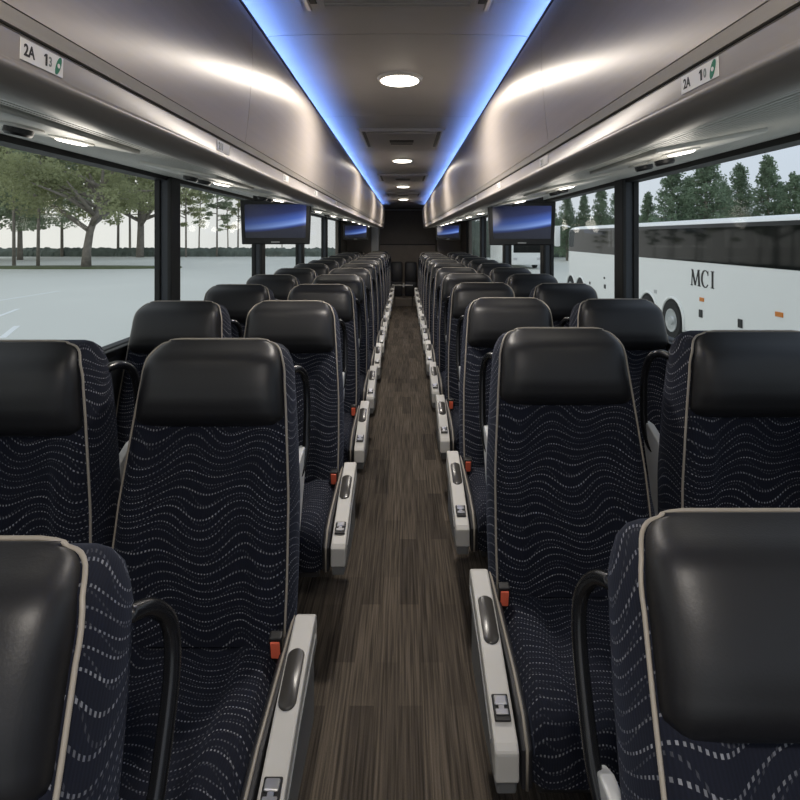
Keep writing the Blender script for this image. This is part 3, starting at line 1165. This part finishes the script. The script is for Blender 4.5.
        for h, k in ((-0.002, 1.0), (0.003, 1.0), (0.005, 0.85)):
            r = []
            for i in range(28):
                t = 2 * PI * i / 28
                cx, cy = math.cos(t), math.sin(t)
                yy = -0.150 + 0.045 * (1 if cy > 0 else -1) + 0.0195 * k * cy
                xx = 0.0195 * k * cx
                r.append((a * 0.2785 + xx, yy, on_top(yy) + h))
            ring.append(r)
        MB().loft(ring).build('recline_button', M['button'], arm, smooth=True, angle=50)
        yy = -0.345
        lt = MB().box(-0.018, 0.018, -0.028, 0.026, 0, 0.007, 0.003, rot=Matrix.Rotation(0.27, 4, 'X'), loc=(a * 0.2805, yy, on_top(yy) - 0.001)).build('ashtray_latch', M['black'], arm)
        lp = MB().box(-0.014, 0.014, -0.018, -0.006, 0.006, 0.010, 0.002, rot=Matrix.Rotation(0.27, 4, 'X'), loc=(a * 0.2805, yy, on_top(yy) - 0.001))
        lp.box(-0.014, 0.014, 0.001, 0.021, 0.006, 0.011, 0.003, rot=Matrix.Rotation(0.27, 4, 'X'), loc=(a * 0.2805, yy, on_top(yy) - 0.001))
        lp.box(-0.006, 0.006, -0.008, 0.003, 0.006, 0.0095, 0.001, rot=Matrix.Rotation(0.27, 4, 'X'), loc=(a * 0.2805, yy, on_top(yy) - 0.001))
        lp.build('latch_plate', M['chrome'], arm)
        # belt buckle
        rot = Matrix.Rotation(0.25, 4, 'X')
        bk = MB().box(-0.0155, 0.0155, -0.012, 0.012, -0.05, 0.042, 0.004, rot=rot, loc=(a * 0.218, -0.035, 0.452)).build('seat_belt_buckle', M['black'], T)
        MB().box(-0.0112, 0.0112, -0.0155, 0.0, -0.014, 0.034, 0.002, rot=rot, loc=(a * 0.218, -0.035, 0.452)).build('release_button', M['orange'], bk)
    return T


def recline(T, dth, tip=0.0):
    p = Vector((0, 0, 0.43))
    R = Matrix.Rotation(-dth, 4, 'X')
    Mx = Matrix.Translation(p) @ R @ Matrix.Translation(-p)
    for ch in T.children:
        if ch.name.split('.')[0] in ('backrest', 'back_shell', 'piping', 'headrest', 'grab_handle', 'handle_mount'):
            ch.matrix_local = Mx


lean = []
AX, WIN = 0.512, 1.012
Y_L = [0.28, 1.345] + [2.26 + 0.85 * i for i in range(11)]
Y_R = [0.35] + [1.53 + 0.85 * i for i in range(11)]
for s, nm, ys_ in ((-1, 'left', Y_L), (1, 'right', Y_R)):
    for col, x in (('aisle', AX), ('window', WIN)):
        proto = make_seat(-s, col == 'aisle')
        first = True
        for i, y in enumerate(ys_):
            if col == 'window' and i == 0:
                continue
            o = proto if first else None
            if o is None:
                o = copy_tree(proto, None, ('seat_belt_buckle',) if i > 3 else ())
            first = False
            yy = y
            if col == 'window':
                yy = y - 0.05 if s > 0 else y - 0.01
            shift = 0.0
            if s < 0:
                shift = -0.012 if i == 0 else (0.004 if i == 1 and col == 'aisle' else 0.024)
            o.location = (s * x + shift, yy, 0)

            if i == 1 and col == 'window':
                lean.append((o, -10.5))
            if i == 0:
                continue
            kth = i if True else i
            o['label'] = 'navy dotted seat with black leather headrest in the %s %s column, %s from the camera' % (nm, col, ORD[i] if col == 'aisle' else ORD[i - 1])
            o['group'] = 'coach seats'
        if col == 'aisle':
            o = proto
            o['label'] = 'close-up seat cut off by the %s bottom corner, only headrest and side in view' % nm
            o['group'] = 'coach seats'
            proto_first = o
            # first copy made is the closest seat: lean it back (its parts only)
            lean.append((o, 14 if s < 0 else 16.5))
for o, d in lean:            # these few stand at another recline than the rest
    recline(o, math.radians(d))

# bench behind the last row: two narrow middle backs
for i, x in enumerate((-0.155, 0.155)):
    T = thing('rear_seat', (x, 11.85, 0.15), 'dark narrow seat back in the rear middle, %s of the aisle line' % ('left' if x < 0 else 'right'), 'seat')
    MB().box(-0.13, 0.13, 0.0, 0.12, 0.30, 0.76, 0.04, rot=Matrix.Rotation(-0.12, 4, 'X')).build('backrest', M['trim_black'], T, smooth=True, angle=30)
    MB().box(-0.13, 0.13, -0.10, 0.09, 0.0, 0.32, 0.03).build('seat_base', M['trim_black'], T, smooth=True, angle=30)

# ------------------------------------------------------------------ outside: car park
struct(MB().box(-160, 160, -60, 77, GZ - 0.2, GZ).build('ground', M['asphalt']))


def gpt(x, y):
    Z = (EZ - GZ) * F / (y - VY)
    return P(x, y, Z)


def ground_strip(name, p, q, wd, label):
    p, q = Vector((p.x, p.y, 0)), Vector((q.x, q.y, 0))
    d = (q - p).normalized()
    nn = Vector((-d.y, d.x, 0)) * wd / 2
    mb = MB()
    lo = [p - nn, q - nn, q + nn, p + nn]
    mb.add([v + Vector((0, 0, GZ + 0.0)) for v in lo] + [v + Vector((0, 0, GZ + 0.006)) for v in lo], [[3, 2, 1, 0], [4, 5, 6, 7], [0, 1, 5, 4], [1, 2, 6, 5], [2, 3, 7, 6], [3, 0, 4, 7]])
    return tag(mb.build(name, M['line']), label, 'road marking', 'painted parking lines')


ground_strip('parking_line', gpt(-6, 318), gpt(18, 309), 0.14, 'short white painted line low in the left window, cut off by its edge')
ground_strip('parking_line', gpt(2, 338), gpt(17, 326), 0.16, 'white painted line nearest to the left window')
ground_strip('parking_line', gpt(-10, 302), gpt(60, 291), 0.12, 'long faint white painted line across the car park in the left window')

# grass island under the big tree
mb = MB()
cx, cy = P(70, 268, 46).x, 46.0
ring = [[(cx + 9.5 * math.cos(2 * PI * k / 48), cy + 1.9 * math.sin(2 * PI * k / 48), GZ + h) for k in range(48)] for h in (0.0, 0.12)]
mb.loft(ring)
tag(mb.build('grass_island', M['grass']), 'strip of dry grass under the large tree in the car park', 'grass', kind='stuff')


# hedge line along the far side of the lot
rnd = random.Random(5)
def hedge(name, x0, x1, y, h, label):
    mb = MB()
    n = 420
    rings = []
    for i in range(n):
        x = x0 + (x1 - x0) * i / (n - 1)
        hh = h * rnd.uniform(0.88, 1.12)
        rings.append([(x, y - 0.8 + rnd.uniform(-.15, .15), GZ), (x, y - 0.75, GZ + hh * 0.6), (x, y - 0.3, GZ + hh), (x, y + 0.3, GZ + hh * 0.97), (x, y + 0.8, GZ)])
    mb.loft(rings)
    return tag(mb.build(name, M['hedge']), label, 'hedge', kind='stuff')


hedge('hedge', -110, -8, 73, 1.15, 'long low dark hedge along the far edge of the car park')


# ------------------------------------------------------------------ trees
def leaf_cloud(mb, c, rad, n, size, rg, flat=1.0):
    for _ in range(n):
        while True:
            v = Vector((rg.uniform(-1, 1), rg.uniform(-1, 1), rg.uniform(-1, 1)))
            if v.length < 1:
                break
        p = Vector(c) + Vector((v.x * rad, v.y * rad, v.z * rad * flat))
        q = Matrix.Rotation(rg.uniform(0, 6.3), 3, 'Z') @ Matrix.Rotation(rg.uniform(0, 3.1), 3, 'X') @ Matrix.Rotation(rg.uniform(0, 3.1), 3, 'Y')
        s_ = size * rg.uniform(0.6, 1.3)
        mb.add([p + q @ Vector(w) * s_ for w in ((-1, -0.45, 0), (0.2, -0.6, 0.15), (1, 0.1, 0), (0, 0.6, 0.12))], [[0, 1, 2, 3]])


def tree_mesh(kind, seed):
    """returns trunk MB and foliage MB for a tree of height about 10 (trunk foot at the origin)"""
    rg = random.Random(seed)
    tr, fo = MB(), MB()
    if kind == 'oak':
        bend = [Vector((0, 0, -0.1)), Vector((0.05, 0, 1.2)), Vector((0.25, 0, 2.6)), Vector((0.7, 0.1, 4.2)), Vector((1.0, 0.1, 6.2)), Vector((1.1, 0, 8.0))]
        tk = 0.55 if seed == 1 else 0.28
        tr.tube(bend, [r * tk for r in (0.62, 0.48, 0.42, 0.34, 0.22, 0.08)], 10)
        for i in range(16):
            b0 = bend[2] + (bend[4] - bend[2]) * rg.random()
            a = rg.uniform(0, 2 * PI)
            L = rg.uniform(2.4, 4.8)
            e = b0 + Vector((math.cos(a) * L, math.sin(a) * L, rg.uniform(0.4, 2.8)))
            mid = (b0 + e) / 2 + Vector((0, 0, rg.uniform(0.0, 0.6)))
            tr.tube([b0, mid, e], [0.17, 0.11, 0.04], 6)
            for _ in range(7):
                cc = e + Vector((rg.uniform(-1.6, 1.6), rg.uniform(-1.6, 1.6), rg.uniform(-0.8, 1.4)))
                leaf_cloud(fo, cc, rg.uniform(0.6, 1.2), 105, 0.112, rg, 0.7)
        for _ in range(26):
            a = rg.uniform(0, 2 * PI)
            r = rg.uniform(0.5, 4.2)
            leaf_cloud(fo, (1 + math.cos(a) * r, math.sin(a) * r, rg.uniform(6.0, 10.0)), rg.uniform(0.7, 1.3), 105, 0.112, rg, 0.7)
        for _ in range(8 if seed == 1 else 26):
            a = rg.uniform(0, 2 * PI)
            r = rg.uniform(2.2, 4.8)
            leaf_cloud(fo, (1 + math.cos(a) * r, math.sin(a) * r, rg.uniform(2.4 if seed != 1 else 3.6, 5.2)), rg.uniform(0.5, 0.9), 70, 0.112, rg, 0.6)
    elif kind == 'tallpine':
        lean = rg.uniform(-0.4, 0.4)
        tp = [Vector((lean * t * t, 0, 10.5 * t - 0.1)) for t in (0, 0.25, 0.5, 0.75, 1)]
        tr.tube(tp, [0.12, 0.10, 0.085, 0.06, 0.03], 8)
        for i in range(26):
            t = rg.uniform(0.36, 1.0)
            b0 = Vector((lean * t * t, 0, 10.5 * t))
            a = rg.uniform(0, 2 * PI)
            L = rg.uniform(0.9, 2.6) * (1.25 - 0.75 * t)
            e = b0 + Vector((math.cos(a) * L, math.sin(a) * L, rg.uniform(-0.1, 0.9)))
            tr.tube([b0, (b0 + e) / 2 + Vector((0, 0, 0.1)), e], [0.06, 0.045, 0.02], 5)
            for _ in range(3):
                cc = b0 + (e - b0) * rg.uniform(0.55, 1.1)
                leaf_cloud(fo, cc, rg.uniform(0.3, 0.6), 34, 0.12, rg, 0.55)
    else:   # conical dense pine
        tr.tube([(0, 0, -0.1), (0, 0, 5), (0, 0, 10)], [0.22, 0.14, 0.03], 8)
        for i in range(70):
            t = 0.10 + 0.9 * (i / 70.0)
            z = 10 * t
            R = 2.7 * (1 - t) ** 0.75 + 0.15
            a = i * 2.4 + rg.uniform(-0.4, 0.4)
            L = R * rg.uniform(0.65, 1.1)
            e = Vector((math.cos(a) * L, math.sin(a) * L, z + rg.uniform(-0.1, 0.5)))
            tr.tube([(0, 0, z), e], [0.05, 0.015], 5)
            for f in (0.35, 0.7, 1.0):
                leaf_cloud(fo, e * f + Vector((rg.uniform(-.2, .2), rg.uniform(-.2, .2), z + rg.uniform(-.3, .3))) * (1 - f), 0.55 * (0.6 + 0.5 * (1 - t)), 34, 0.12, rg, 1.0)
    return tr, fo


BASE = {}


def tree(kind, seed, leaf, x, y, h, rz, label, group, spread=1.0):
    key = (kind, seed)
    if key not in BASE:
        T = thing('tree', (0, 0, 0), label, 'tree', group)
        tr, fo = tree_mesh(kind, seed)
        tr.build('trunk', M['bark'], T, smooth=True, angle=None)
        fo.build('foliage', M[leaf], T, recalc=False)
        BASE[key] = T
    else:
        T = copy_tree(BASE[key])
    T.location = (x, y, GZ)
    T.rotation_euler = (0, 0, rz)
    T.scale = (h / 10 * spread, h / 10 * spread, h / 10)
    tag(T, label, 'tree', group)
    return T


def tree_px(kind, seed, leaf, px_, ytop, Z, rz, label, group, spread=1.0):
    x = P(px_, 0, Z).x
    h = EZ + (VY - ytop) * Z / F - GZ
    return tree(kind, seed, leaf, x, Z, h, rz, label, group, spread)


GL = 'trees across the car park'
tree_px('oak', 1, 'leafA', 86, 128, 46, 0.2, 'large spreading tree with pale thick trunk on the grass island in the left window', GL, 1.05)
tree_px('tallpine', 2, 'leafB', 38, 120, 47, 0.5, 'slim tree on the grass island just left of the large spreading tree', GL, 0.95)
tree_px('tallpine', 3, 'leafA', 14, 118, 48, 1.2, 'slim tree on the grass island at the left edge of the photo', GL, 0.95)
tree_px('oak', 4, 'leafB', 20, 120, 62, 2.2, 'broad leafy tree behind the slim trees at the left edge', GL, 1.2)
tree_px('oak', 4, 'leafB', -45, 120, 55, 0.9, 'broad leafy tree just outside the left edge', GL, 1.2)
tree_px('oak', 1, 'leafA', 140, 138, 70, 1.9, 'broad leafy tree behind the first dark window post', GL, 1.0)
for i, (px_, yt, Z, sd) in enumerate(((118, 140, 74, 2), (130, 150, 78, 3), (143, 145, 80, 5), (62, 130, 72, 5), (186, 172, 70, 3), (199, 185, 82, 2), (217, 168, 72, 5), (238, 180, 74, 3), (228, 195, 86, 2), (282, 205, 78, 5), (262, 198, 70, 2), (298, 215, 84, 3))):
    side = ['in the gap right of the large tree, nearest to its trunk', 'in the gap right of the large tree, second from its trunk', 'in the gap right of the large tree, beside the window post', 'behind the large spreading tree, left of its trunk',
            'first right of the first window post', 'second right of the first window post', 'tallest in the middle of the second left window', 'just left of the large left monitor', 'small and far, left of the large left monitor',
            'below the large left monitor, at its right', 'behind the large left monitor', 'beyond the third left window post'][i]
    tree_px('tallpine', sd, 'leafB', px_, yt, Z, i * 1.3, 'tall thin pine ' + side, GL, 1.0)

GR = 'pines behind the white coach'
for i, (px_, yt, Z, sd, wd) in enumerate(((795, 176, 44, 7, 1.0), (768, 160, 46, 8, 0.95), (740, 168, 48, 7, 1.0), (706, 155, 46, 8, 1.15), (672, 168, 47, 7, 1.1), (648, 195, 52, 8, 0.9), (618, 188, 56, 8, 0.8), (601, 184, 58, 7, 0.75), (584, 196, 60, 8, 0.8), (567, 192, 60, 7, 0.8), (632, 200, 64, 7, 0.8), (552, 205, 66, 8, 0.9), (822, 168, 44, 8, 1.0), (725, 185, 52, 8, 1.0), (782, 186, 54, 7, 1.0), (690, 180, 56, 7, 1.1), (535, 208, 66, 7, 1.1), (515, 210, 68, 8, 1.1))):
    nm = ['at the right edge of the photo', 'second from the right edge, tall', 'low one between two tall crowns', 'tallest and widest in the large right window', 'next left of the tallest pine', 'lowest, by the right window post',
          'left of the right window post', 'tall, in the second right window', 'left of middle in the second right window', 'at the left end of the second right window', 'partly behind the right window post', 'just right of the large right monitor',
          'outside the right edge', 'farther back, right of the tallest pine', 'farther back near the right edge', 'farther back, left of the tallest pine', 'under the large right monitor', 'at the left below the large right monitor'][i]
    tree_px('pine', sd, 'leafC', px_, yt, Z, i * 0.9, 'dense pine behind the white coach, ' + nm, GR, wd)
hedge('undergrowth', 4, 70, 70, 5.0, 'dark undergrowth behind the pines on the right')

# ------------------------------------------------------------------ the white coach parked alongside
BX, BY0, BY1 = 7.0, 8.2, 23.3
T = thing('parked_coach', (BX, BY0, GZ), 'white touring coach with dark window band parked beyond the right windows', 'bus')
zr = EZ - GZ
LEN = BY1 - BY0
prof = [(0.0, 0.28), (0.0, zr - 0.60), (0.02, zr + 0.20), (0.06, zr + 0.30), (0.16, zr + 0.38), (0.40, zr + 0.43), (1.25, zr + 0.47), (2.1, zr + 0.43), (2.34, zr + 0.38), (2.44, zr + 0.30), (2.48, zr + 0.20), (2.5, zr - 0.6), (2.5, 0.28)]
rings = []
for t, k_, dz in ((0, 0.94, 0), (0.12, 0.985, 0), (0.3, 1, 0), (LEN - 0.6, 1, 0), (LEN - 0.2, 0.97, 0), (LEN, 0.90, 0)):
    rings.append([(1.25 + (x - 1.25) * k_, t, z if k_ == 1 else 0.28 + (z - 0.28) * (0.97 + 0.03 * k_)) for x, z in prof])
MB().loft(rings).build('body', M['busw'], T, smooth=True, angle=35)
MB().prism([(-0.006, zr - 0.60), (0.016, zr + 0.21), (0.050, zr + 0.30), (0.08, zr + 0.30), (0.03, zr - 0.60)], 'y', 0.35, LEN - 0.35).build('window_band', M['busg'], T)
MB().box(0.25, 2.25, LEN - 0.01, LEN + 0.012, zr - 0.9, zr + 0.18, 0.05).build('windscreen', M['busg'], T)


def bus_wheel(yw):
    zc = 0.48
    mb = MB()
    n = 28
    ring = []
    for xx in (-0.014, 0.02):
        r = [(xx, yw + 0.56 * math.cos(PI * i / n), zc + 0.57 * math.sin(PI * i / n)) for i in range(n + 1)]
        r += [(xx, yw - 0.56, 0.27), (xx, yw + 0.56, 0.27)]
        ring.append(r)
    mb.loft(ring).build('wheel_arch', M['tyre'], T)
    mb = MB()
    path = [(-0.016, yw + 0.58 * math.cos(PI * i / n), zc + 0.59 * math.sin(PI * i / n)) for i in range(n + 1)]
    mb.tube([(-0.016, yw + 0.58, 0.28)] + path + [(-0.016, yw - 0.58, 0.28)], 0.035, 8).build('arch_lip', M['busw'], T, smooth=True, angle=None)
    w = MB().lathe([(0.28, -0.02), (0.31, -0.05), (0.45, -0.05), (0.48, -0.02), (0.48, 0.15)], (0, yw, zc), 'x', 36).build('wheel', M['tyre'], T, smooth=True, angle=35)
    MB().lathe([(0.05, -0.075), (0.10, -0.070), (0.12, -0.03), (0.22, -0.028), (0.28, -0.058), (0.30, -0.055), (0.305, 0.0)], (0, yw, zc), 'x', 36).build('rim', M['rim'], w, smooth=True, angle=35)


for Yw in (14.05, 15.45, 21.4, 22.6):
    bus_wheel(Yw - BY0)


def bus_box(name, px_, py_, wy, hz, m, th=0.02):
    Y = BX - EX
    Y = (BX - EX) * F / (px_ - VX)
    z = EZ + (VY - py_) * Y / F - GZ
    return MB().box(-th, 0.01, Y - BY0 - wy / 2, Y - BY0 + wy / 2, z - hz / 2, z + hz / 2, 0.006).build(name, m, T)


bus_box('marker_light', 702, 299.5, 0.17, 0.09, M['amber'])
bus_box('marker_light', 779.5, 314.5, 0.20, 0.09, M['amber'])
bus_box('bay_latch', 701, 313.5, 0.14, 0.18, M['black'])
bus_box('bay_latch', 740.5, 323.5, 0.14, 0.18, M['black'])
bus_box('bay_latch', 605, 286.5, 0.14, 0.14, M['black'])
bus_box('bay_latch', 604.5, 278, 0.10, 0.07, M['black'])
bus_box('bay_latch', 590, 283, 0.10, 0.10, M['black'])
bus_box('filler_cap', 655.5, 291.5, 0.13, 0.10, M['handle_grey'])
# lower sill trim
MB().box(-0.008, 0.02, 0.4, LEN - 0.4, 0.29, 0.33, 0.003).build('sill_trim', M['handle_grey'], T)
# wing mirror at the far (front) end
mr = MB()
mr.box(-0.42, -0.18, LEN + 0.25, LEN + 0.40, zr - 0.42, zr + 0.48, 0.05)
mr.build('wing_mirror', M['busw'], T, smooth=True, angle=30)
MB().tube([(0.15, LEN - 0.02, zr + 0.42), (-0.1, LEN + 0.25, zr + 0.5), (-0.28, LEN + 0.32, zr + 0.42)], 0.03, 8).build('mirror_arm', M['busw'], T, smooth=True, angle=None)

# serif letters on its side, reading along -y
YM = (BX - EX) * F / (691.0 - VX) - BY0
YN = (BX - EX) * F / (714.5 - VX) - BY0
zb = EZ + (VY - 287.0) * ((BX - EX) * F / (703 - VX)) / F - GZ
LH = 0.39
WD = YM - YN


def letter(name, polys):
    mb = MB()
    for poly in polys:
        a, b = [], []
        for u, v in poly:
            yv, zv = YM - u * WD, zb + v * LH
            a.append((-0.012, yv, zv))
            b.append((0.004, yv, zv))
        mb.loft([a, b])
    return mb.build(name, M['ink'], T)


def bar(u0, v0, u1, v1, w):
    return [(u0 - w / 2, v0), (u0 + w / 2, v0), (u1 + w / 2, v1), (u1 - w / 2, v1)]


letter('letter_m', [bar(0.045, 0.03, 0.075, 0.97, 0.026), bar(0.075, 0.97, 0.205, 0.03, 0.062), bar(0.205, 0.03, 0.335, 0.97, 0.026), bar(0.345, 0.97, 0.375, 0.03, 0.065),
                    [(0.0, 0), (0.095, 0), (0.095, 0.045), (0.0, 0.045)], [(0.315, 0), (0.435, 0), (0.435, 0.045), (0.315, 0.045)],
                    [(0.03, 0.955), (0.10, 0.955), (0.10, 1), (0.03, 1)], [(0.31, 0.955), (0.40, 0.955), (0.40, 1), (0.31, 1)]])
cpoly = []
for i in range(21):
    t = math.radians(40 + 280 * i / 20)
    cpoly.append((0.625 + 0.165 * math.cos(t), 0.5 + 0.53 * math.sin(t)))
for i in range(20, -1, -1):
    t = math.radians(40 + 280 * i / 20)
    cpoly.append((0.640 + 0.120 * math.cos(t), 0.5 + 0.475 * math.sin(t)))
quads = []
for i in range(20):
    quads.append([cpoly[i], cpoly[i + 1], cpoly[40 - i], cpoly[41 - i]])
mbv = MB()
o = letter('letter_c', quads + [[(0.735, 0.70), (0.752, 0.70), (0.757, 0.98), (0.735, 0.93)]])
letter('letter_i', [bar(0.93, 0.02, 0.93, 0.98, 0.06), [(0.87, 0), (0.99, 0), (0.99, 0.045), (0.87, 0.045)], [(0.87, 0.955), (0.99, 0.955), (0.99, 1), (0.87, 1)]])

# ------------------------------------------------------------------ a second coach far behind, seen front on
T2 = thing('distant_coach', (P(527, 0, 44).x, 44, GZ), 'pale coach far away seen from the front below the right monitor', 'bus')
MB().box(-1.25, 1.25, 0, 11, 0.35, 3.0, 0.12).build('body', M['busw'], T2, smooth=True, angle=30)
MB().box(-1.1, 1.1, -0.03, 0.05, 1.35, 2.55, 0.03).build('windscreen', M['busg'], T2)
MB().box(-0.02, 0.02, -0.05, 0.0, 1.35, 2.55).build('windscreen_bar', M['rubber'], T2)
for sx_ in (-1, 1):
    MB().box(*sorted((sx_ * 0.8, sx_ * 1.1)), -0.03, 0.02, 0.75, 0.95, 0.02).build('headlight', M['chrome'], T2)
    MB().lathe([(0.3, -0.05), (0.48, -0.05), (0.5, 0.0), (0.5, 0.25)], (sx_ * 1.2, 2.0, 0.5), 'x', 24, -sx_).build('wheel', M['tyre'], T2, smooth=True, angle=35)
